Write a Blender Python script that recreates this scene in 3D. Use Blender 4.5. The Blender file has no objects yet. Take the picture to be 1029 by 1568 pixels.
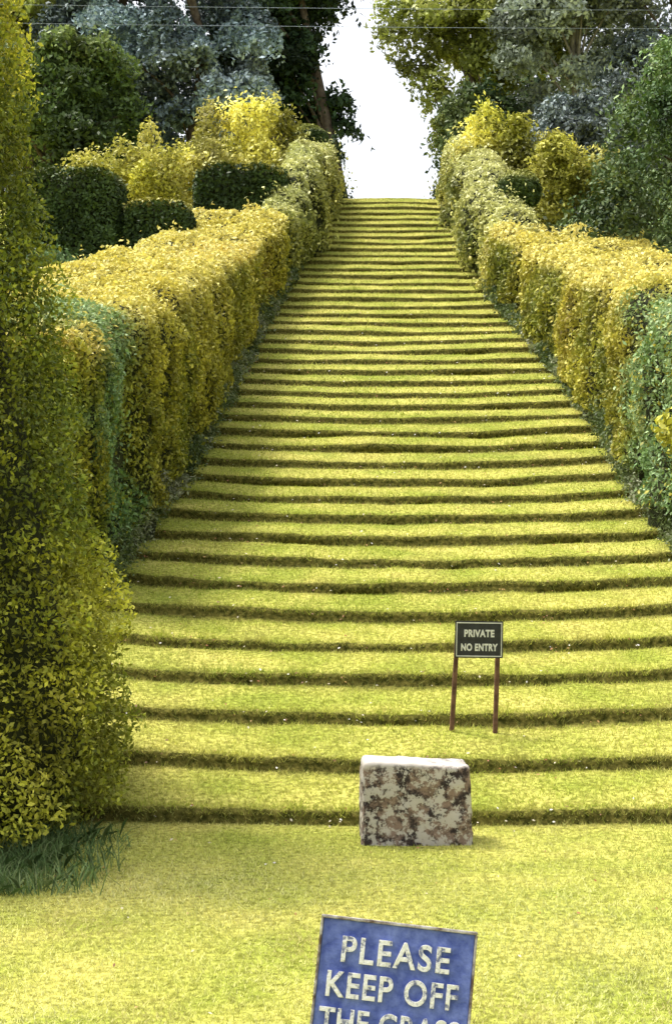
import bpy, math, numpy as np, bmesh
from mathutils import Vector
rng=np.random.default_rng(7)
scene=bpy.context.scene
# ---------------------------------------------------------------- helpers
def vnoise(p,scale,seed=0):
    q=np.asarray(p,float)*scale+seed*17.31+1000.0
    i=np.floor(q).astype(np.int64); f=q-i; f=f*f*(3-2*f)
    def h(a,b,c):
        n=(a*374761393+b*668265263+c*1274126177+seed*9176)&0xffffffff
        n=((n^(n>>13))*1103515245)&0xffffffff
        n=(n^(n>>16))&0xffffff
        return n/float(0xffffff)
    r=0
    for dx in (0,1):
        for dy in (0,1):
            for dz in (0,1):
                w=(f[:,0] if dx else 1-f[:,0])*(f[:,1] if dy else 1-f[:,1])*(f[:,2] if dz else 1-f[:,2])
                r=r+w*h(i[:,0]+dx,i[:,1]+dy,i[:,2]+dz)
    return r
def fbm(p,scale,seed=0,o=3):
    s=0;a=1;t=0
    for k in range(o):
        s=s+a*vnoise(p,scale*2**k,seed+k);t+=a;a*=.5
    return s/t
def norm(v): return v/(np.linalg.norm(v,axis=1,keepdims=True)+1e-9)
def smooth(a,b,x):
    t=np.clip((x-a)/(b-a),0,1); return t*t*(3-2*t)
def link(o): scene.collection.objects.link(o); return o
def mesh_np(name,V,F,mat,col=None,smooth_s=False,attrs=None):
    V=np.asarray(V,np.float32);F=np.asarray(F,np.int32)
    me=bpy.data.meshes.new(name)
    k=F.shape[1]
    me.vertices.add(len(V));me.vertices.foreach_set('co',V.ravel())
    me.loops.add(F.size);me.loops.foreach_set('vertex_index',F.ravel())
    me.polygons.add(len(F))
    me.polygons.foreach_set('loop_start',np.arange(0,F.size,k,dtype=np.int32))
    me.polygons.foreach_set('loop_total',np.full(len(F),k,np.int32))
    if smooth_s: me.polygons.foreach_set('use_smooth',np.ones(len(F),bool))
    me.update(calc_edges=True)
    if col is not None:
        a=me.color_attributes.new('Col','FLOAT_COLOR','POINT')
        c=np.ones((len(V),4),np.float32);c[:,:3]=col
        a.data.foreach_set('color',c.ravel())
    if attrs:
        for n,v in attrs.items():
            a=me.attributes.new(n,'FLOAT','POINT');a.data.foreach_set('value',np.asarray(v,np.float32))
    me.materials.append(mat)
    return link(bpy.data.objects.new(name,me))
def group(name,kids,loc=(0,0,0)):
    e=bpy.data.objects.new(name,None);link(e);e.location=loc
    for k in kids:
        k.parent=e
    return e
def newmat(name):
    m=bpy.data.materials.new(name);m.use_nodes=True
    nt=m.node_tree;nt.nodes.clear()
    out=nt.nodes.new('ShaderNodeOutputMaterial')
    return m,nt,out
def N(nt,t,**kw):
    n=nt.nodes.new(t)
    for k,v in kw.items(): setattr(n,k,v)
    return n
def leafmat(name,trans=.3,rough=.55,spec=.25):
    m,nt,out=newmat(name);L=nt.links.new
    a=N(nt,'ShaderNodeAttribute',attribute_name='Col')
    p=N(nt,'ShaderNodeBsdfPrincipled');p.inputs['Roughness'].default_value=rough
    p.inputs['Specular IOR Level'].default_value=spec
    L(a.outputs['Color'],p.inputs['Base Color'])
    if trans>0:
        t=N(nt,'ShaderNodeBsdfTranslucent');mx=N(nt,'ShaderNodeMixShader');mx.inputs[0].default_value=trans
        L(a.outputs['Color'],t.inputs['Color'])
        L(p.outputs[0],mx.inputs[1]);L(t.outputs[0],mx.inputs[2]);L(mx.outputs[0],out.inputs[0])
    else: L(p.outputs[0],out.inputs[0])
    return m
def simplemat(name,c1,c2,scale=8,rough=.85,bump=.3,spec=.2,metal=0,detail=8,lo=.35,hi=.65):
    m,nt,out=newmat(name);L=nt.links.new
    tc=N(nt,'ShaderNodeTexCoord');no=N(nt,'ShaderNodeTexNoise')
    no.inputs['Scale'].default_value=scale;no.inputs['Detail'].default_value=detail
    no.inputs['Roughness'].default_value=.65
    cr=N(nt,'ShaderNodeValToRGB')
    cr.color_ramp.elements[0].position=lo;cr.color_ramp.elements[1].position=hi
    cr.color_ramp.elements[0].color=(*c1,1);cr.color_ramp.elements[1].color=(*c2,1)
    p=N(nt,'ShaderNodeBsdfPrincipled');p.inputs['Roughness'].default_value=rough
    p.inputs['Specular IOR Level'].default_value=spec;p.inputs['Metallic'].default_value=metal
    b=N(nt,'ShaderNodeBump');b.inputs['Strength'].default_value=bump;b.inputs['Distance'].default_value=.02
    L(tc.outputs['Object'],no.inputs['Vector']);L(no.outputs['Fac'],cr.inputs[0]);L(cr.outputs[0],p.inputs['Base Color'])
    L(no.outputs['Fac'],b.inputs['Height']);L(b.outputs[0],p.inputs['Normal']);L(p.outputs[0],out.inputs[0])
    return m
M_LEAF=leafmat('foliage_leaf',.22);M_GRASS=leafmat('grass_blade',.25,.6,.2)
M_NEEDLE=leafmat('conifer_needle',0,.6,.2)
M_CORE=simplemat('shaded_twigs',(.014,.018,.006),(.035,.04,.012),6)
M_BARK=simplemat('tree_bark',(.05,.035,.025),(.16,.13,.10),5,.9,.6)
M_BARKP=simplemat('pale_bark',(.16,.14,.13),(.34,.32,.31),5,.9,.5)

def leaf_mesh(name,P,Nn,s,col,mat,aspect=.5,align=.5,bend=True):
    n=len(P);R=norm(rng.normal(size=(n,3)))
    nn=norm(Nn*align+R*(1-align)+1e-4)
    t=norm(np.cross(nn,norm(rng.normal(size=(n,3)))));b=np.cross(nn,t)
    s=np.broadcast_to(s,(n,))[:,None]*rng.uniform(.65,1.35,(n,1))
    V=np.stack([P-t*s,P+b*s*aspect+nn*s*.15,P+t*s,P-b*s*aspect+nn*s*.15],1).reshape(-1,3)
    F=np.arange(4*n).reshape(n,4)
    return mesh_np(name,V,F,mat,col=np.repeat(col,4,0))
def tube(pts,rad,seg=10):
    pts=np.array(pts,float);V=[];F=[]
    for i,p in enumerate(pts):
        d=pts[min(i+1,len(pts)-1)]-pts[max(i-1,0)];d/=np.linalg.norm(d)
        u=np.cross(d,[0.3,1,.1]);u/=np.linalg.norm(u);w=np.cross(d,u)
        for k in range(seg):
            a=2*math.pi*k/seg;r=rad[i]*(1+.12*math.sin(3*a+i))
            V.append(p+u*math.cos(a)*r+w*math.sin(a)*r)
    for i in range(len(pts)-1):
        for k in range(seg):
            F.append([i*seg+k,i*seg+(k+1)%seg,(i+1)*seg+(k+1)%seg,(i+1)*seg+k])
    return V,F
def tubes(name,lst,mat):
    V=[];F=[]
    for pts,rad,seg in lst:
        v,f=tube(pts,rad,seg);o=len(V);V+=v;F+=[[a+o for a in q] for q in f]
    return mesh_np(name,V,F,mat,smooth_s=True)
def palette(P,cols,scale,seed,jit=.3,wr=.35):
    n=len(P);x=np.clip((fbm(P,scale,seed)-.5)*1.9+.5,0,1)
    x=np.clip(x*(1-wr)+rng.random(n)*wr,0,.9999)*(len(cols)-1)
    i=x.astype(int);f=(x-i)[:,None];C=np.array(cols)
    c=C[i]*(1-f)+C[np.minimum(i+1,len(cols)-1)]*f
    return c*(1+rng.uniform(-jit,jit,(n,1)))
# ---------------------------------------------------------------- terrain
D0=7.6;PD=.62;NS=43;DT=D0+PD*NS
def Zt(t): t=np.maximum(t,0);return .2717*t+.00313*t*t
ZTOP=float(Zt(np.array(PD*NS)))
def cx(d): return .6+.0277*(np.clip(d,7,DT)-11)
def riserfrac(n): return np.interp(n,[0,8,20,43],[.43,.45,.36,.29])
def terrain(x,D):
    x=np.asarray(x,float);D=np.asarray(D,float)
    t=D-D0;n=np.floor(t/PD+1e-6);u=np.clip(t/PD-n,0,1)
    fr=riserfrac(n)
    g=np.where(u<.08,np.interp(u,[0,.02,.045,.08],[0,.5,.90,1])*fr, fr+(1-fr)*np.clip((u-.08)/.92,0,1)**.85)
    z0=Zt(n*PD);z1=Zt((n+1)*PD)
    z=np.where(t<0,0,np.where(t>=PD*NS,ZTOP,z0+(z1-z0)*g))
    zs=np.where(t<0,0,np.where(t>=PD*NS,ZTOP,Zt(t)))
    c=cx(D);q=np.abs(x-c);w=smooth(3.6,4.6,q);z=z*(1-w)+zs*w
    qq=np.minimum(q,4.0)
    ramp=smooth(7.6,8.8,D)*(1-smooth(30,34,D))
    P3=np.stack([x*1.0,n*3.7,np.zeros_like(x)],-1).reshape(-1,3)
    wob=(fbm(P3,1.3,5,3).reshape(x.shape)-.5)
    w2=(fbm(P3,6.5,15,2).reshape(x.shape)-.5)
    z=z+.013*qq**2*ramp
    z=z+(vnoise(P3,.9,31).reshape(x.shape)-.5)*.045*smooth(7.7,8.5,D)*(1-w)+w2*.022*smooth(7.6,7.8,D)*(1-w)
    P4=np.stack([x,D,np.zeros_like(x)],-1).reshape(-1,3)
    z=z+(fbm(P4,.9,9,3).reshape(x.shape)-.5)*.04
    y=D+(.03*qq**2+wob*.15+w2*.05)*np.where((t>=-.01),1,0)*(1-smooth(DT-1,DT,D))
    return y,z
us=[0,.02,.045,.08,.13,.22,.38,.55,.72,.86,.95]
rows=[-200,-60,-20,-5,0,2]+list(np.arange(3,D0-.3,.15))+[D0-.25,D0-.12,D0-.03]
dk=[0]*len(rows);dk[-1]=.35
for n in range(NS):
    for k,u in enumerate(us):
        rows.append(D0+PD*(n+u));dk.append([1,1,.85,.25,0.03,0,0,0,0,.1,.55][k])  # dark riser bands: soil tone that also paints in the steps' shade
for d in [DT,DT+.3,DT+1,DT+3,DT+8,DT+20,DT+60,DT+160,DT+500,DT+1500]: rows.append(d);dk.append(0)
colsx=[-1500,-400,-100,-40,-15,-8,-6]+list(np.arange(-5,7.01,.05))+[8,10,16,40,100,400,1500]
X,Y=np.meshgrid(colsx,rows);yy,zz=terrain(X,Y)
V=np.stack([X,yy,zz],-1).reshape(-1,3)
nr,nc=X.shape
idx=np.arange(nr*nc).reshape(nr,nc)
F=np.stack([idx[:-1,:-1],idx[:-1,1:],idx[1:,1:],idx[1:,:-1]],-1).reshape(-1,4)
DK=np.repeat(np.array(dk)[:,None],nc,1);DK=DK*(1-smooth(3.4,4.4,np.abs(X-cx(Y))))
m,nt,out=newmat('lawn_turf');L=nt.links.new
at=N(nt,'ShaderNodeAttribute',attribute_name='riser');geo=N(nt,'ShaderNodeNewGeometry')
n1=N(nt,'ShaderNodeTexNoise');n1.inputs['Scale'].default_value=1.6;n1.inputs['Detail'].default_value=8
n2=N(nt,'ShaderNodeTexNoise');n2.inputs['Scale'].default_value=30;n2.inputs['Detail'].default_value=7
L(geo.outputs['Position'],n1.inputs['Vector']);L(geo.outputs['Position'],n2.inputs['Vector'])
r1=N(nt,'ShaderNodeValToRGB');r1.color_ramp.elements[0].position=.35;r1.color_ramp.elements[1].position=.65
r1.color_ramp.elements[0].color=(.30,.34,.055,1);r1.color_ramp.elements[1].color=(.54,.50,.13,1)
r2=N(nt,'ShaderNodeValToRGB');r2.color_ramp.elements[0].position=.38;r2.color_ramp.elements[1].position=.6
r2.color_ramp.elements[0].color=(.45,.45,.36,1);r2.color_ramp.elements[1].color=(1,1,1,1)
mu=N(nt,'ShaderNodeMixRGB',blend_type='MULTIPLY');mu.inputs[0].default_value=1
L(n1.outputs['Fac'],r1.inputs[0]);L(n2.outputs['Fac'],r2.inputs[0]);L(r1.outputs[0],mu.inputs[1]);L(r2.outputs[0],mu.inputs[2])
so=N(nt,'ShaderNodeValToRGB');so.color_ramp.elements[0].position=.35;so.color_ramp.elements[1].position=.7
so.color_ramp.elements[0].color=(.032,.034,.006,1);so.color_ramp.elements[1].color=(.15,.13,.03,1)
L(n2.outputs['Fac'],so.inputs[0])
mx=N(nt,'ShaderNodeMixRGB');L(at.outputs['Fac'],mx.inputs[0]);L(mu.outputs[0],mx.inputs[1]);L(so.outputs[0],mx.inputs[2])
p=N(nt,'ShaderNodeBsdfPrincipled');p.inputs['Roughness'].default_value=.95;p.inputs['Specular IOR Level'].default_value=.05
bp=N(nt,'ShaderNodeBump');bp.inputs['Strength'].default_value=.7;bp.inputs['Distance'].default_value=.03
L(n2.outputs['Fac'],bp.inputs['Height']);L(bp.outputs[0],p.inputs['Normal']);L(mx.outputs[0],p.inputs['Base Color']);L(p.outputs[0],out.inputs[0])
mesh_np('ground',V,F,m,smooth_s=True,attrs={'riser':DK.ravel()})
def patchy(P,c):
    """dry and worn patches in the turf"""
    k=smooth(.56,.70,fbm(P,2.1,91,4))[:,None]*.4
    c=c*(1-k)+np.array([.50,.40,.16])*k
    up=smooth(14,30,P[:,1])[:,None]*.45
    c=c*(1-up)+np.array([.46,.43,.13])*up*(.7+.6*rng.random((len(P),1)))
    g=smooth(.56,.70,fbm(P,1.3,97,4))[:,None]*.35
    return c*(1-g)+np.array([.24,.34,.05])*g
def blades(x,D,h,w,cols,seed,lean=.5):
    y,z=terrain(x,D);P=np.stack([x,y,z-.003],1);n=len(x)
    h=h*rng.uniform(.5,1.4,n)[:,None] if np.isscalar(h) else h[:,None]*rng.uniform(.5,1.4,(n,1))
    a=rng.uniform(0,2*np.pi,n);s=np.stack([np.cos(a),np.sin(a),np.zeros(n)],1)
    le=rng.normal(size=(n,3))*lean;le[:,2]=1;tip=P+norm(le)*h
    w=np.broadcast_to(w,(n,))[:,None]
    V=np.stack([P-s*w,P+s*w,tip],1).reshape(-1,3)
    c=patchy(P,palette(P,cols,1.1,seed,.35,.5))
    return V,np.repeat(c,3,0)
GC=[(.26,.34,.04),(.42,.47,.07),(.56,.55,.12),(.68,.63,.21)]
Vs=[];Cs=[]
n=120000;D=rng.uniform(4.0,7.62,n);x=(rng.random(n)-.5)*2*(.26*D+.25);
v,c=blades(x,D,.022,.0026,[(.38,.44,.07),(.56,.57,.14),(.70,.68,.25),(.78,.75,.38)],3,.9);Vs.append(v);Cs.append(c)
def stepblades(n,d0,d1,h,w,lipfrac):
    D=rng.uniform(d0,d1,n);k=np.floor((D-D0)/PD);u=(D-D0)/PD-k
    lip=rng.random(n)<lipfrac;u=np.where(lip,rng.uniform(.02,.12,n),.07+u*.93)
    D=D0+(k+u)*PD;xl=np.maximum(-2.6,-.28*D);xr=np.minimum(3.7,.28*D)
    x=xl+(xr-xl)*rng.random(n)
    tuft=vnoise(np.stack([x,k*2.3,0*x],1),7,44);hh=h*(1+lip*1.6*smooth(.55,.85,tuft))
    return blades(x,D,hh,w,GC,3,.8)
for a in [(110000,D0,11.5,.026,.003,.2),(60000,11.5,17,.03,.0042,.2),(50000,17,DT,.04,.007,.15)]:
    v,c=stepblades(*a);Vs.append(v);Cs.append(c)
n=20000;D=D0+PD*(np.floor(rng.uniform(0,18,n))+rng.uniform(-.03,.04,n));x=rng.uniform(-2.5,3.7,n)
y,z=terrain(x,D);P=np.stack([x,y,z],1);le=rng.normal(size=(n,3))*.8;le[:,2]=1;tip=P+norm(le)*rng.uniform(.01,.07,(n,1))
a=rng.uniform(0,6.28,n);s=np.stack([np.cos(a),np.sin(a),0*a],1)*.003
Vs.append(np.stack([P-s,P+s,tip],1).reshape(-1,3));Cs.append(np.repeat(palette(P,[(.12,.15,.025),(.34,.33,.08)],2,8),3,0))
V=np.concatenate(Vs);C=np.concatenate(Cs)
mesh_np('grass',V,np.arange(len(V)).reshape(-1,3),M_GRASS,col=C)
# fallen leaves
n=1100;k_=rng.random(n)<.7;D=np.where(k_,D0+PD*(np.floor(rng.uniform(0,26,n))+rng.uniform(-.05,.06,n)),rng.uniform(4.6,20,n));x=rng.uniform(-.24,.24,n)*D+.1;x=np.clip(x,-1.8,3.1);y,z=terrain(x,D)
P=np.stack([x,y-.01*k_,z+.026],1);C=np.array([(.35,.14,.06),(.22,.11,.05),(.75,.72,.66),(.45,.28,.10),(.62,.55,.40)])[rng.integers(0,5,n)]
leaf_mesh('fallen_leaves',P,np.tile([0,-.5,1.],(n,1)),.0095*(D/9)**.5,C,M_LEAF,.6,.7)
# ---------------------------------------------------------------- hedges
def hedge(name,ds,xin,xout,hh,cols,topcols,core_in=.10,s0=.022,dens=1.7,lobe=.16,lobep=1.5,seed=1,pw=7.,tmax=.8,rough=.11,green=None,mat=None,capm=1.,sprig=.12):
    ds=np.array(ds,float);mat=mat or M_LEAF
    def surf(d,th,inset=0,rho=None):
        xi=np.interp(d,ds,xin);xo=np.interp(d,ds,xout);h=np.interp(d,ds,hh)
        lb=np.abs(np.sin(np.pi*(d+seed*.7)/lobep+.9*np.sin(d*.9+seed)))**.7*(.6+.4*np.sin(d*1.7+seed*2))
        sg=np.sign(xo-xi)
        xi=xi-sg*(lb-.5)*lobe
        c=(xi+xo)/2;hw=np.abs(xo-xi)/2-inset
        gz=Zt(d-D0)+.04;h=h*(1+(lb-.5)*.012)-inset
        e=np.clip(np.minimum(d-ds[0],ds[-1]-d)/.4,0,1);rs=.86+.14*np.sqrt(1-(1-e)**2)
        ct=np.cos(th);st=np.sin(th)
        X=-np.sign(ct)*np.abs(ct)**(2/pw);Z=np.abs(st)**(2/pw)
        nx=-np.sign(ct)*np.abs(ct)**(2-2/pw);nz=np.abs(st)**(2-2/pw)
        P=np.stack([c+sg*hw*X*rs,d,gz+h*Z*(.95+.05*rs)],-1)
        Nn=norm(np.stack([nx*sg,np.zeros_like(nx)-.05,nz],-1).reshape(-1,3)).reshape(P.shape)
        return P,Nn
    tt=np.linspace(.0005,np.pi*tmax,1500);d_m=np.full(1500,ds.mean());Pm,_=surf(d_m,tt);seglen=np.r_[0,np.linalg.norm(np.diff(Pm,axis=0),axis=1)]
    cdf=np.cumsum(seglen);per=cdf[-1];cdf/=per
    dd=np.linspace(ds[0],ds[-1],300);s_d=s0*(dd/11)**.75;w=per*dens/(1.0*s_d**2)
    tot=int(w.mean()*(ds[-1]-ds[0]))
    cd=np.cumsum(w);cd/=cd[-1]
    d=np.interp(rng.random(tot),cd,dd);th=np.interp(rng.random(tot),cdf,tt)
    P,Nn=surf(d,th)
    W=abs(xout[0]-xin[0]);nf=int(W*hh[0]*1.2*dens/(s0*(ds[0]/11)**.75)**2*capm)
    q=rng.uniform(-1,1,nf);r_=rng.random(nf)
    Pa,_=surf(np.full(nf,ds[0]+.02),np.full(nf,.0001));Pb,_=surf(np.full(nf,ds[0]+.02),np.full(nf,np.pi-.0001));Pt,_=surf(np.full(nf,ds[0]+.02),np.full(nf,np.pi/2))
    P2=Pa*(1-(q+1)/2)[:,None]+Pb*((q+1)/2)[:,None];hz=Pt[:,2]-Zt(ds[0]-D0)
    P2[:,2]=Zt(ds[0]-D0)+r_*hz*(1-.06*np.abs(q)**6);N2=np.tile([0,-1.,.1],(nf,1))
    P=np.concatenate([P,P2]);Nn=np.concatenate([Nn,N2])
    nn_=len(P);fb=fbm(P,1.6,seed,4)
    sp=(rng.random(nn_)<.10)*rng.random(nn_)**2*sprig*smooth(.45,.65,vnoise(P,5,seed+30))*1.6
    disp=(fb-.5)*rough*4.5-rng.random(nn_)**1.5*.10+sp
    P=P+Nn*disp[:,None]
    s=s0*(P[:,1]/11)**.75
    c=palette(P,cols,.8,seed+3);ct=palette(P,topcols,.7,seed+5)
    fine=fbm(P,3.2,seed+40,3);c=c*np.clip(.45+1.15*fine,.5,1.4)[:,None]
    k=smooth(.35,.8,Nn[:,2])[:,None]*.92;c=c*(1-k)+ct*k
    if green:
        for (ga,gb,gc) in green:
            kk=(smooth(ga-.25,ga+.1,P[:,1]+(fbm(P,2,seed+8)-.5)*1.4)*(1-smooth(gb-.1,gb+.5,P[:,1]+(fbm(P,2,seed+9)-.5)*1.4)))[:,None]*.9*(rng.random((len(P),1))<.88)
            gcol=palette(P,gc,1.5,seed+12);c=c*(1-kk)+gcol*kk
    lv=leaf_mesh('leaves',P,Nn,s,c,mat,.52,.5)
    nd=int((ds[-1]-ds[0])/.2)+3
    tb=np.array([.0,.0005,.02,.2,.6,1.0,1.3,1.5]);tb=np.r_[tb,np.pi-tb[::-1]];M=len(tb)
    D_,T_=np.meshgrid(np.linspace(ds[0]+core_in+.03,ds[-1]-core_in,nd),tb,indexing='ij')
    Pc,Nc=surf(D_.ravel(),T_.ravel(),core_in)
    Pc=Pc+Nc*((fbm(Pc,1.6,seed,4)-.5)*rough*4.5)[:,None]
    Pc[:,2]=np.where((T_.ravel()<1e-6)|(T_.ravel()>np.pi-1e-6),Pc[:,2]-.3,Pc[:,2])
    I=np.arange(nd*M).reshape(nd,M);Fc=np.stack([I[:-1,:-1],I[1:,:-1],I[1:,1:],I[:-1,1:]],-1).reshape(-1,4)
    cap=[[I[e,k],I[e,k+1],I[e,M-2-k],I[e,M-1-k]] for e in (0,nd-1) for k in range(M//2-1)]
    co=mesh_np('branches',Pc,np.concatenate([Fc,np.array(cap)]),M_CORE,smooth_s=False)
    return group(name,[lv,co])
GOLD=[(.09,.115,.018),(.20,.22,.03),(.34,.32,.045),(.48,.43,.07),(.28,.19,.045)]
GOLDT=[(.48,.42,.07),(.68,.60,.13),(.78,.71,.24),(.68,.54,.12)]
IVY=[(.05,.12,.04),(.14,.26,.08),(.30,.44,.22),(.36,.38,.12)]
Ld=[10.9,11.4,12.8,14.4,17.2,21.2,24.0,26.4];Lx=[-1.72,-1.70,-1.62,-1.49,-1.34,-1.17,-.95,-.72]
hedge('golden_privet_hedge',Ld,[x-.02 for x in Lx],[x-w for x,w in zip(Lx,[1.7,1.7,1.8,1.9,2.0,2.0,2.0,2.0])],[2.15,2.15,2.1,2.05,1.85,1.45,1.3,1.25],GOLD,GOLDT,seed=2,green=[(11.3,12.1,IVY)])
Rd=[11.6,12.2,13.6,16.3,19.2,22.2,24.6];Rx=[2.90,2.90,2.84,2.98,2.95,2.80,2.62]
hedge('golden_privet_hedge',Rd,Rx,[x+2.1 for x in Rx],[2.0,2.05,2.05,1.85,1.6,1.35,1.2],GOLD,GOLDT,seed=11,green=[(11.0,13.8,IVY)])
PALE=[(.11,.14,.04),(.28,.30,.08),(.52,.50,.15),(.46,.38,.10)];PALET=[(.46,.50,.20),(.70,.68,.30)]
hedge('mixed_shrub_hedge',[25.8,28,30.5,34.3],[-.70,-.45,-.2,.08],[-1.5,-1.2,-1.05,-.8],[1.3,1.75,1.9,1.4],PALE,PALET,seed=5,lobe=.22,lobep=1.3,rough=.16,pw=3.5,sprig=.3)
hedge('mixed_shrub_hedge',[24.3,27,30.5,34.3],[2.62,2.48,2.45,2.6],[3.6,3.5,3.4,3.4],[1.2,1.7,1.85,1.4],PALE,PALET,seed=6,lobe=.22,lobep=1.3,rough=.16,pw=3.5,sprig=.3)
def footplants(name,ds,xs,sg,seed,n):
    d=rng.uniform(ds[0],ds[-1],n);x=np.interp(d,ds,xs)+sg*np.abs(rng.normal(size=n))*.07-sg*.08
    _,z=terrain(x,d);k=vnoise(np.stack([x*0,d,d*0],1),2.5,seed);P=np.stack([x,d,z+rng.random(n)*.36*k],1)
    leaf_mesh(name,P,np.tile([sg*.7,-.3,.6],(n,1)),.018*(d/12),palette(P,[(.04,.07,.02),(.12,.16,.05),(.40,.40,.28)],2,seed),M_LEAF,.45,.4)
footplants('edging_plants',Ld,Lx,1,3,15000);footplants('edging_plants',Rd,Rx,-1,4,15000)
YEW=[(.025,.045,.014),(.05,.085,.024),(.09,.13,.035)];YEWT=[(.32,.32,.08),(.46,.42,.12),(.22,.25,.06)]
def box(name,x0,x1,d0,d1,ztop,seed,topc=YEWT,cols=YEW,pw=10.):
    return hedge(name,[d0,d1],[x1,x1],[x0,x0],[ztop-Zt(d0-D0),ztop-Zt(d1-D0)],cols,topc,seed=seed,lobe=.0,rough=.05,pw=pw,tmax=1.0,s0=.022,dens=2.2,mat=M_NEEDLE,core_in=.12)
box('clipped_yew_hedge',-2.75,-.85,27.0,28.3,8.46,21)
box('clipped_yew_hedge',-5.6,-3.62,24.0,25.4,7.62,22,topc=[(.10,.13,.03),(.22,.24,.06)])
box('clipped_box_hedge',-3.62,-2.45,24.0,24.9,7.08,23)
# ---------------------------------------------------------------- crowns
def crown(name,clumps,s,nl,cols,seed,mat=M_LEAF,trunk=None,droop=0,align=.45,bark=M_BARK,shell=.42,aspect=.5,jit=.3,nscale=.5):
    Cc=np.array(clumps,float);wt=Cc[:,3]*Cc[:,5];wt/=wt.sum()
    i=rng.choice(len(Cc),nl,p=wt);d=norm(rng.normal(size=(nl,3)));r=rng.random(nl)**shell
    out_=rng.random(nl)<.12;r=np.where(out_,1+rng.random(nl)**2*.35,r)
    P=Cc[i,:3]+d*Cc[i,3:6]*r[:,None]
    amp=np.minimum(Cc[i,3],.9)
    w3=np.stack([fbm(P,1.3/max(Cc[:,3].mean(),.3),seed+q) for q in (0,11,23)],1)-.5
    P+=w3*1.5*amp[:,None]
    P[:,2]-=droop*((d[:,0]*r)**2+(d[:,1]*r)**2)*Cc[i,3]
    br=(.5+1.0*rng.random(len(Cc)))[i][:,None]
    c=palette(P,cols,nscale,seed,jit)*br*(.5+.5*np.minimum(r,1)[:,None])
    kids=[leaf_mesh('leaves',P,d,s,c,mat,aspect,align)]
    if trunk:
        kids.append(tubes('trunk_and_limbs',trunk,bark))
    return group(name,kids)
def fill_clumps(c,r,k,rc,seed,flat=.7,cone=False,pull=.6):
    g=np.random.default_rng(seed);o=[]
    while len(o)<k:
        v=g.uniform(-1,1,3)
        if cone:
            rr=(1-(v[2]+1)/2)*.9+.12
            if v[0]**2+v[1]**2>rr*rr: continue
        elif (v**2).sum()>1: continue
        q=rc*g.uniform(.5,1.4)
        o.append((c[0]+v[0]*(r[0]-q*pull),c[1]+v[1]*(r[1]-q*pull),c[2]+v[2]*(r[2]-q*pull*.6),q,q*g.uniform(.8,1.2),q*flat*g.uniform(.7,1.3)))
    return o
def limbs(base,top,rad,clumps,seed,k=16):
    g=np.random.default_rng(seed);b=np.array(base,float);t=np.array(top,float)
    L_=[]
    mid=[b+(t-b)*f+np.array([g.normal()*.12,g.normal()*.12,0])*(f>0) for f in (0,.15,.35,.6,.8,1)]
    L_.append((mid,[rad*1.35,rad,rad*.85,rad*.6,rad*.35,rad*.1],10))
    for j in g.choice(len(clumps),min(k,len(clumps)),replace=False):
        c=np.array(clumps[j][:3]);f=np.clip((c[2]-b[2])/(t[2]-b[2])-.2,.2,.85);s=b+(t-b)*f
        m_=(s+c)/2+np.array([0,0,.15]);L_.append(([s,m_,c],[rad*.35,rad*.2,rad*.05],6))
    return L_
def tree(name,c,r,k,rc,s,nl,cols,seed,base=None,rad=.25,cone=False,flat=.7,droop=0,mat=M_LEAF,align=.45,bark=M_BARK,extra=[],jit=.3,nscale=.5,pull=.6):
    cl=fill_clumps(c,r,k,rc,seed,flat,cone,pull)+list(extra)
    b=base or (c[0],c[1],Zt(c[1]-D0) if c[1]<DT else ZTOP)
    return crown(name,cl,s,nl,cols,seed,mat,limbs(b,(c[0],c[1],c[2]+r[2]*.8),rad,cl,seed),droop,align,bark,jit=jit,nscale=nscale)
DG=[(.018,.038,.018),(.04,.075,.03),(.09,.13,.05)]
BL=[(.09,.13,.14),(.22,.30,.33),(.44,.52,.57)]  # blue needle tones, lifted to put bluish haze into the colour
MG=[(.04,.07,.02),(.10,.16,.045),(.24,.29,.10)]
YG=[(.10,.14,.03),(.30,.34,.08),(.54,.54,.20)]
GY=[(.22,.23,.03),(.50,.49,.08),(.74,.69,.17),(.82,.77,.30)]
tree('cedar_tree',(-1.9,43,16.5),(2.3,1.8,5.6),60,1.0,.10,60000,DG,31,base=(.5,42.3,9.4),rad=.22,droop=.5,flat=.5,mat=M_NEEDLE,
     extra=[(.0,43,14.6,.65,.7,.5),(.15,43,13.8,.6,.7,.45),(-.2,43,12.9,.5,.6,.45),(-.6,43,12.0,.5,.6,.45)])
tree('blue_spruce_tree',(-3.9,40,14.9),(2.4,1.8,4.7),80,.6,.075,58000,BL,32,rad=.22,droop=.9,flat=.4,mat=M_NEEDLE,pull=.1)
tree('blue_spruce_tree',(-6.4,41.5,15.5),(2.0,1.6,4.4),60,.6,.08,40000,[(.08,.11,.11),(.19,.26,.27),(.36,.44,.47)],33,rad=.2,droop=.9,flat=.4,mat=M_NEEDLE,pull=.1)
tree('yew_tree',(-7.7,38,12.4),(2.5,1.6,3.0),60,.55,.075,38000,MG,34,rad=.25,pull=0.)
tree('beech_tree',(-9.3,43,15.5),(2.4,1.8,3.6),34,.8,.095,26000,YG,35,rad=.25,pull=.2)
tree('oak_tree',(5.0,43,17.6),(3.1,2.0,3.4),56,.8,.09,56000,YG,36,base=(2.95,42,9.4),rad=.2,pull=.4,extra=[(1.9,43,17.4,.75,.7,.7),(2.0,43,16.3,.7,.7,.55),(2.4,43,15.5,.6,.6,.5),(2.9,42.5,14.6,.6,.6,.7),(3.2,42.3,13.2,.5,.6,.7)])
tree('holly_tree',(4.3,41,12.5),(1.4,1.2,2.7),26,.7,.08,24000,DG+[(.16,.20,.07)],37,rad=.15)
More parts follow.
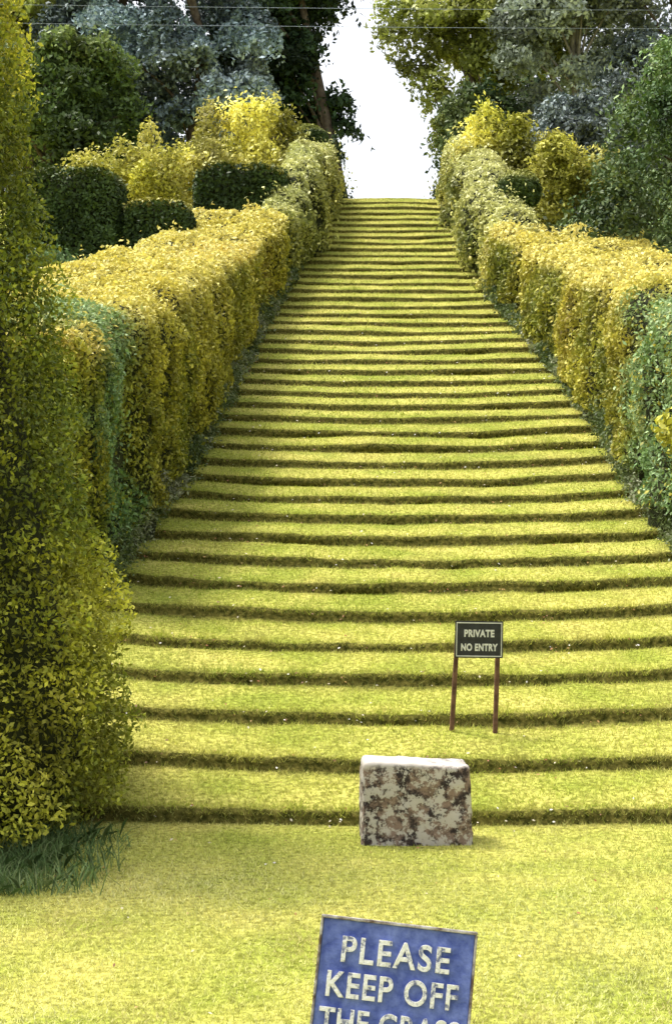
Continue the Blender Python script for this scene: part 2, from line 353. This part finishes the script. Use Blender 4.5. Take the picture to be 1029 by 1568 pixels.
tree('ash_tree',(6.9,40.5,15.6),(2.6,1.8,4.6),56,.7,.08,46000,[(.10,.13,.08),(.27,.32,.25),(.50,.56,.54)],38,rad=.16,bark=M_BARKP,pull=.3)
tree('ash_tree',(9.6,40,15.2),(2.3,1.8,4.6),46,.7,.08,36000,[(.08,.11,.10),(.20,.25,.26),(.42,.48,.53)],39,rad=.2,pull=.3)
tree('pine_tree',(6.2,33,10.0),(1.7,1.2,2.4),34,.5,.06,26000,[(.08,.11,.10),(.22,.27,.27),(.42,.48,.51)],40,rad=.12,mat=M_NEEDLE,droop=.5,pull=.3)
def wood(name,x0,x1,z1,k,seed):
    g=np.random.default_rng(seed);cl=[(g.uniform(x0,x1),g.uniform(57,61),g.uniform(9.5,z1),1.3,1.2,1.1) for _ in range(k)]
    tr=[([(x,59,9.3),(x+.2,59,14),(x,59,z1-1)],[.3,.2,.05],7) for x in np.linspace(x0+.5,x1-.5,6)]
    crown(name,cl,.17,k*450,DG+[(.10,.14,.06)],seed,trunk=tr)
wood('distant_woodland',-16,-2.2,20.5,90,41);wood('distant_woodland',6.0,18,21,80,42)
# golden shrubs
cl=fill_clumps((-1.95,31,9.35),(1.45,1.1,1.4),34,.48,51,1.0,pull=.4)+fill_clumps((-3.8,30,8.6),(1.8,1.1,1.2),34,.45,52,1.0,pull=.4)+[(-3.95,30,9.65,.22,.25,.5),(-2.7,30.6,10.2,.3,.35,.55),(-1.5,31,10.5,.35,.4,.5),(-1.0,31,10.2,.3,.3,.5)]
crown('golden_elder_shrub',cl,.05,64000,GY,53,trunk=limbs((-2.6,31,7.2),(-2.2,31,9.8),.1,cl,53,20),nscale=.9)
cl=fill_clumps((3.75,30.5,9.2),(1.1,.9,1.4),22,.4,54,1.0,pull=.3)+fill_clumps((4.9,29.5,8.7),(1.0,.7,1.2),16,.36,55,1.0,pull=.3)
crown('golden_elder_shrub',cl,.05,34000,[(.10,.11,.02)]+GY,56,trunk=limbs((3.9,30.5,7.3),(3.8,30.5,10.3),.09,cl,56,18),nscale=.9)
cl=fill_clumps((5.9,22,6.9),(2.0,1.5,2.3),64,.55,57)
crown('yew_tree',cl,.042,68000,[(.03,.065,.025),(.08,.15,.05),(.20,.29,.11),(.36,.44,.20)],58,mat=M_NEEDLE,trunk=limbs((5.9,22,4.5),(5.9,22,8.6),.16,cl,58,14),nscale=.8)
def ball(name,c,r,rz,cols,seed,stem):
    n=9000;d=norm(rng.normal(size=(n,3)));P=np.array(c)+d*np.array([r,r,rz])*(1+(fbm(d,2,seed)[:,None]-.5)*.35)*rng.uniform(.8,1.04,(n,1))
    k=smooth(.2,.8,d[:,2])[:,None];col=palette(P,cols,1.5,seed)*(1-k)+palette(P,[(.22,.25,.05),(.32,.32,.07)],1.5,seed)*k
    group(name,[leaf_mesh('leaves',P,d,.035,col,M_NEEDLE,.5,.5),tubes('stem',[([(c[0],c[1],stem),(c[0],c[1],c[2])],[.06,.05],8)],M_BARK)])
ball('topiary_bush',(-.62,33.2,10.62),.42,.34,YEW,61,8.9)
ball('topiary_bush',(3.4,26.6,7.85),.42,.38,YEW,62,6.3)
cl=fill_clumps((-4.6,21.5,4.9),(1.8,2.0,.75),26,.5,63)
crown('laurel_shrub',cl,.045,24000,[(.05,.10,.03),(.13,.23,.08),(.24,.34,.14)],64,trunk=limbs((-4.6,21.5,4.2),(-4.6,21.5,5.2),.06,cl,64,8))
for (x,sd) in ((-.4,71),(3.4,72)):
    cl=fill_clumps((x,37,10.2),(.8,.7,1.5),14,.45,sd)
    crown('holly_shrub',cl,.05,12000,DG,sd,trunk=limbs((x,37,9.4),(x,37,11),.06,cl,sd,6))
cl=[(x_,28.5+.4*math.sin(3*x_),7.4+.3*math.sin(5*x_),.7,.7,.8) for x_ in np.arange(4.6,9,.45)]
crown('shrub_border',cl,.055,22000,MG,75,trunk=limbs((6.5,28.5,6.8),(6.5,28.5,8),.06,cl,75,8))
cl=[(2.66,11.3,2.40,.12,.12,.13),(2.74,11.35,2.24,.12,.12,.12),(2.58,11.25,2.30,.07,.07,.05)]
crown('yellow_dogwood_spray',cl,.034,260,[(.52,.52,.05),(.80,.76,.16)],79,trunk=[([(2.95,11.6,1.1),(2.84,11.45,1.8),(2.68,11.3,2.4)],[.02,.012,.004],6)])
# ---------------------------------------------------------------- near golden cypress on the left
def cypress():
    c=np.array([-2.55,7.6]);H=6.6
    zk=[0,.15,.45,1.3,1.95,2.6,3.3,4.3,5.5,6.6];rk=[1.15,1.38,1.46,1.30,1.18,1.04,.96,.84,.5,.03]
    n=270000;z=rng.random(n)*H;keep=rng.random(n)<np.interp(z,zk,rk)/1.46;z=z[keep];n=len(z)
    a=rng.uniform(0,2*np.pi,n);r=np.interp(z,zk,rk)
    d=np.stack([np.cos(a),np.sin(a),np.full(n,.25)],1);q=np.stack([np.cos(a)*1.3,np.sin(a)*1.3,z*.75],1)
    f=fbm(q,2.3,77,4);f2=fbm(q,8,87,3)
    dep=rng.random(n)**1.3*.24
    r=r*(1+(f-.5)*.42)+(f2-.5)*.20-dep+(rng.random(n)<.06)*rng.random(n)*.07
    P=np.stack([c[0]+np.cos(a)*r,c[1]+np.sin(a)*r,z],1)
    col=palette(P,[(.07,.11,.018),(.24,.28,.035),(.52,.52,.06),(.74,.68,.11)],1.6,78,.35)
    col*=(np.clip(.6+(f-.35)*1.6+(f2-.45)*1.6,.4,1.3)*(1-dep*2.0))[:,None]  # shade of gaps and hollows put into leaf colour, darker with depth
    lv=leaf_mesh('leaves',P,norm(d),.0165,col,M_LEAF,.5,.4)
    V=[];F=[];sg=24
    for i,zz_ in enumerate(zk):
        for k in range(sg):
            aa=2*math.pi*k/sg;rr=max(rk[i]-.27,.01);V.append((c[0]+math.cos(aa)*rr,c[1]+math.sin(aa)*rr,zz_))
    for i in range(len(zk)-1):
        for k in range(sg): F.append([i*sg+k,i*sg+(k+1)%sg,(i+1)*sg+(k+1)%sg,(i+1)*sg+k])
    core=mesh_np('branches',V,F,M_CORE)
    tk=tubes('trunk',[([(c[0],c[1],-.05),(c[0],c[1],3),(c[0],c[1],6)],[.16,.1,.03],10)],M_BARK)
    group('golden_cypress_tree',[lv,core,tk])
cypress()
n=3000;x=-1.62+np.abs(rng.normal(size=n))*.26*np.where(rng.random(n)<.8,1,-1);y=rng.uniform(6.15,7.3,n)
x=np.minimum(x,-1.08+rng.normal(size=n)*.07)
P=np.stack([x,y,np.zeros(n)],1);le=rng.normal(size=(n,3))*.5;le[:,2]=1;le=norm(le);h=rng.uniform(.05,.20,(n,1))*(.5+.8*vnoise(P,4,66))[:,None]
a=rng.uniform(0,6.28,n);s=np.stack([np.cos(a),np.sin(a),0*a],1)*.0028
mid=P+le*h*.6;tip=P+le*h*np.array([1.3,1.3,.8])
V=np.stack([P-s,P+s,mid+s*.8,tip,mid-s*.8],1).reshape(-1,3)
mesh_np('long_grass_tuft',V,np.arange(5*n).reshape(n,5),M_GRASS,col=np.repeat(palette(P,[(.06,.11,.035),(.15,.24,.08),(.38,.44,.20)],4,9,.4,.6),5,0))
# ---------------------------------------------------------------- stone block
def finish(bm,name,mat,sm=False):
    me=bpy.data.meshes.new(name);bm.to_mesh(me);bm.free();me.materials.append(mat)
    if sm:
        for q in me.polygons:q.use_smooth=True
    return link(bpy.data.objects.new(name,me))
m,nt,out=newmat('lichen_stone');L=nt.links.new
tc=N(nt,'ShaderNodeTexCoord')
a=N(nt,'ShaderNodeTexNoise');a.inputs['Scale'].default_value=11;a.inputs['Detail'].default_value=12;a.inputs['Roughness'].default_value=.75
b=N(nt,'ShaderNodeTexNoise');b.inputs['Scale'].default_value=19;b.inputs['Detail'].default_value=12;b.inputs['Roughness'].default_value=.75
for q in (a,b): L(tc.outputs['Object'],q.inputs['Vector'])
ra=N(nt,'ShaderNodeValToRGB');e=ra.color_ramp.elements;e[0].position=.45;e[0].color=(.03,.02,.02,1);e[1].position=.56;e[1].color=(.26,.18,.14,1)
L(a.outputs['Fac'],ra.inputs[0])
rb=N(nt,'ShaderNodeValToRGB');e=rb.color_ramp.elements;e[0].position=.49;e[0].color=(0,0,0,1);e[1].position=.53;e[1].color=(1,1,1,1)
L(b.outputs['Fac'],rb.inputs[0])
sx=N(nt,'ShaderNodeSeparateXYZ');L(tc.outputs['Object'],sx.inputs[0])
ad=N(nt,'ShaderNodeMath',operation='MULTIPLY_ADD');L(a.outputs['Fac'],ad.inputs[0]);ad.inputs[1].default_value=.08;L(sx.outputs['Z'],ad.inputs[2])
mr=N(nt,'ShaderNodeMapRange');mr.inputs[1].default_value=.415;mr.inputs[2].default_value=.44;L(ad.outputs[0],mr.inputs[0])
mxm=N(nt,'ShaderNodeMath',operation='MAXIMUM');L(rb.outputs[0],mxm.inputs[0]);L(mr.outputs[0],mxm.inputs[1])
mm=N(nt,'ShaderNodeMath',operation='MULTIPLY');L(mxm.outputs[0],mm.inputs[0]);mm.inputs[1].default_value=.85
mix=N(nt,'ShaderNodeMixRGB');L(mm.outputs[0],mix.inputs[0]);L(ra.outputs[0],mix.inputs[1]);mix.inputs[2].default_value=(.56,.52,.47,1)
p=N(nt,'ShaderNodeBsdfPrincipled');p.inputs['Roughness'].default_value=.95
bb=N(nt,'ShaderNodeBump');bb.inputs['Strength'].default_value=.6;bb.inputs['Distance'].default_value=.01
L(b.outputs['Fac'],bb.inputs['Height']);L(bb.outputs[0],p.inputs['Normal']);L(mix.outputs[0],p.inputs['Base Color']);L(p.outputs[0],out.inputs[0])
bm=bmesh.new();bmesh.ops.create_cube(bm,size=1);bmesh.ops.subdivide_edges(bm,edges=bm.edges[:],cuts=30,use_grid_fill=True)
co=np.array([v.co[:] for v in bm.verts])*np.array([.55,.26,.47]);hb=np.array([.275,.13,.235])-.018
cc=np.clip(co,-hb,hb);dv=co-cc;ln=np.linalg.norm(dv,axis=1,keepdims=True)
co=cc+dv/np.maximum(ln,1e-6)*np.minimum(ln,.018)
co+=norm(co-cc*.85)*((fbm(co,14,3,4)-.5)[:,None]*.022+(fbm(co,4,4,2)-.5)[:,None]*.025)
for v,q in zip(bm.verts,co):
    v.co=q;v.co.z+=.168-.010*q[0]/.27*(q[2]>0);v.co.x*=1+.03*(-q[2]/.23)
st=finish(bm,'stone_block',m,True);st.location=(.404,7.25,0);st.rotation_euler=(0,0,math.radians(2))
# ---------------------------------------------------------------- signs
def boxm(bm,x0,x1,y0,y1,z0,z1):
    vs=[bm.verts.new((x,y,z)) for x in (x0,x1) for y in (y0,y1) for z in (z0,z1)]
    for q in ((0,1,3,2),(4,6,7,5),(0,4,5,1),(2,3,7,6),(0,2,6,4),(1,5,7,3)): bm.faces.new([vs[i] for i in q])
def beveled(name,boxes,mat,off=.004):
    bm=bmesh.new()
    for b_ in boxes: boxm(bm,*b_)
    bmesh.ops.recalc_face_normals(bm,faces=bm.faces[:])
    bmesh.ops.bevel(bm,geom=bm.edges[:],offset=off,segments=2,affect='EDGES')
    return finish(bm,name,mat)
def text(name,body,wid,hei,x,z,y,mat,ext=.004,off=.004,space=1.0):
    cu=bpy.data.curves.new(name,'FONT');cu.body=body;cu.size=.1;cu.align_x='CENTER';cu.extrude=ext;cu.offset=off;cu.bevel_depth=.0008;cu.space_character=space
    cu.materials.append(mat);o=link(bpy.data.objects.new(name,cu));bpy.context.view_layer.update()
    o.scale=(wid/o.dimensions.x,hei/o.dimensions.y,1);o.rotation_euler=(math.pi/2,0,0);o.location=(x,y,z);return o
BLUE=simplemat('blue_enamel_paint',(.04,.07,.32),(.17,.23,.60),16,.5,.45,.4,lo=.38,hi=.66,detail=12)
WHITE=simplemat('worn_white_paint',(.17,.19,.32),(.82,.82,.80),34,.7,.7,lo=.38,hi=.48,detail=12)
RIM=simplemat('weathered_rim',(.12,.08,.06),(.55,.53,.52),20,.7,.5,lo=.38,hi=.6)
w=.45;h=.36
parts=[beveled('plate',[(-w/2+.006,w/2-.006,0,.012,-h,-.006)],BLUE,.003),
 beveled('raised_rim',[(-w/2,w/2,-.008,.014,-.008,0),(-w/2,w/2,-.008,.014,-h-.004,-h+.004),(-w/2,-w/2+.007,-.0075,.0135,-h+.0045,-.0085),(w/2-.007,w/2,-.0075,.0135,-h+.0045,-.0085)],RIM,.002),
 text('lettering_1','PLEASE',.31,.074,-.004,-.122,-.002,WHITE,.006,.0012,1.15),
 text('lettering_2','KEEP OFF',.375,.072,-.005,-.219,-.002,WHITE,.006,.0012,1.1),
 text('lettering_3','THE GRASS',.40,.070,-.002,-.317,-.002,WHITE,.006,.0012,1.05),
 beveled('stake',[(-.02,.02,.014,.04,-.62,-.05)],simplemat('stake_wood',(.10,.07,.04),(.22,.16,.10),12))]
g=group('keep_off_grass_sign',parts,((612-515)*4.1/2178,4.1,1.6-(1412-804)*4.1/2178))
g.rotation_euler=(math.radians(-12),math.radians(5.6),math.radians(-4))
BLACK=simplemat('black_sign_paint',(.012,.013,.018),(.03,.032,.04),20,.45,.1,.4)
WH2=simplemat('white_sign_paint',(.6,.6,.58),(.75,.75,.73),20,.6,.1)
RUST=simplemat('rusty_iron',(.08,.04,.028),(.20,.11,.07),18,.9,.4)
w=.296;h=.225
def post(x0,z0,x1,z1):
    bm=bmesh.new()
    t=.0135
    vs=[bm.verts.new((xx+sx_*t,.02+sy_*t,zz_)) for (xx,zz_) in ((x0,z0),(x1,z1)) for (sx_,sy_) in ((-1,-1),(1,-1),(1,1),(-1,1))]
    bm.faces.new(vs[:4][::-1]);bm.faces.new(vs[4:])
    for i in range(4): bm.faces.new([vs[i],vs[(i+1)%4],vs[4+(i+1)%4],vs[4+i]])
    bmesh.ops.recalc_face_normals(bm,faces=bm.faces[:]);bmesh.ops.bevel(bm,geom=bm.edges[:],offset=.003,segments=1,affect='EDGES')
    return finish(bm,'post',RUST)
parts=[beveled('panel',[(-w/2,w/2,0,.007,-h,0)],BLACK,.002),
 beveled('border',[(-w/2+.008,w/2-.008,-.002,-.0004,-.014,-.008),(-w/2+.008,w/2-.008,-.002,-.0004,-h+.008,-h+.014),(-w/2+.008,-w/2+.013,-.0021,-.0005,-h+.0142,-.0142),(w/2-.013,w/2-.008,-.0021,-.0005,-h+.0142,-.0142)],WH2,.0004),
 text('lettering_1','PRIVATE',.185,.046,0,-.095,-.001,WH2,.0012,.0035,1.1),
 text('lettering_2','NO ENTRY',.225,.046,0,-.180,-.001,WH2,.0012,.0035,1.1),
 post(-.128,-.02,-.165,-.90),post(.122,-.02,.108,-.90)]
g=group('private_no_entry_sign',parts,((734-515)*8.7/2178,8.7,1.6-(951-804)*8.7/2178));g.rotation_euler=(0,math.radians(1),math.radians(3))
# ---------------------------------------------------------------- picket gate pieces at the top
PG=simplemat('weathered_picket_wood',(.30,.29,.22),(.45,.43,.34),10)
for x0 in (.42,2.08):
    bx=[(x0+i*.085,x0+i*.085+.03,35.4,35.42,ZTOP-.1,ZTOP+.22+.05*((i*7)%3)/2) for i in range(6)]
    bx+=[(x0-.02,x0+.5,35.422,35.44,ZTOP+.1,ZTOP+.13)]
    beveled('picket_fence',bx,PG,.003)
WM=simplemat('wire_metal',(.22,.27,.36),(.30,.35,.45),5,.6,0)
wl=[]
for z in (14.72,14.25):
    wl.append(([(x,36,z+.00035*(x+2)**2-.01*x) for x in np.linspace(-40,40,41)],[.005]*41,5))
tubes('overhead_wires',wl,WM)
# ---------------------------------------------------------------- light
el=math.radians(64);az=math.radians(-64)
sd=Vector((math.sin(az)*math.cos(el),math.cos(az)*math.cos(el),math.sin(el)))
s=bpy.data.lights.new('sun','SUN');s.energy=3.9;s.angle=math.radians(10);s.color=(1,.95,.84)
so_=link(bpy.data.objects.new('sun',s));so_.rotation_euler=(-sd).to_track_quat('-Z','Y').to_euler()
wd=bpy.data.worlds.new('World');scene.world=wd;wd.use_nodes=True;nt=wd.node_tree
sk=nt.nodes.new('ShaderNodeTexSky');sk.sky_type='NISHITA';sk.sun_disc=False;sk.sun_elevation=el;sk.sun_rotation=az
sk.dust_density=6;sk.air_density=1.0;sk.ozone_density=.6
bg=nt.nodes['Background'];bg.inputs[1].default_value=.15
hs=nt.nodes.new('ShaderNodeHueSaturation');hs.inputs['Saturation'].default_value=.3;hs.inputs['Value'].default_value=2.1
nt.links.new(sk.outputs[0],hs.inputs['Color']);nt.links.new(hs.outputs[0],bg.inputs[0])
cam=bpy.data.cameras.new('camera');co_=link(bpy.data.objects.new('camera',cam));scene.camera=co_
cam.sensor_fit='VERTICAL';cam.sensor_height=36;cam.lens=50;cam.clip_end=5000
co_.location=(0,0,1.6);co_.rotation_euler=(math.radians(90.526),0,0)
scene.view_settings.view_transform='Standard';scene.view_settings.look='None';scene.view_settings.exposure=0
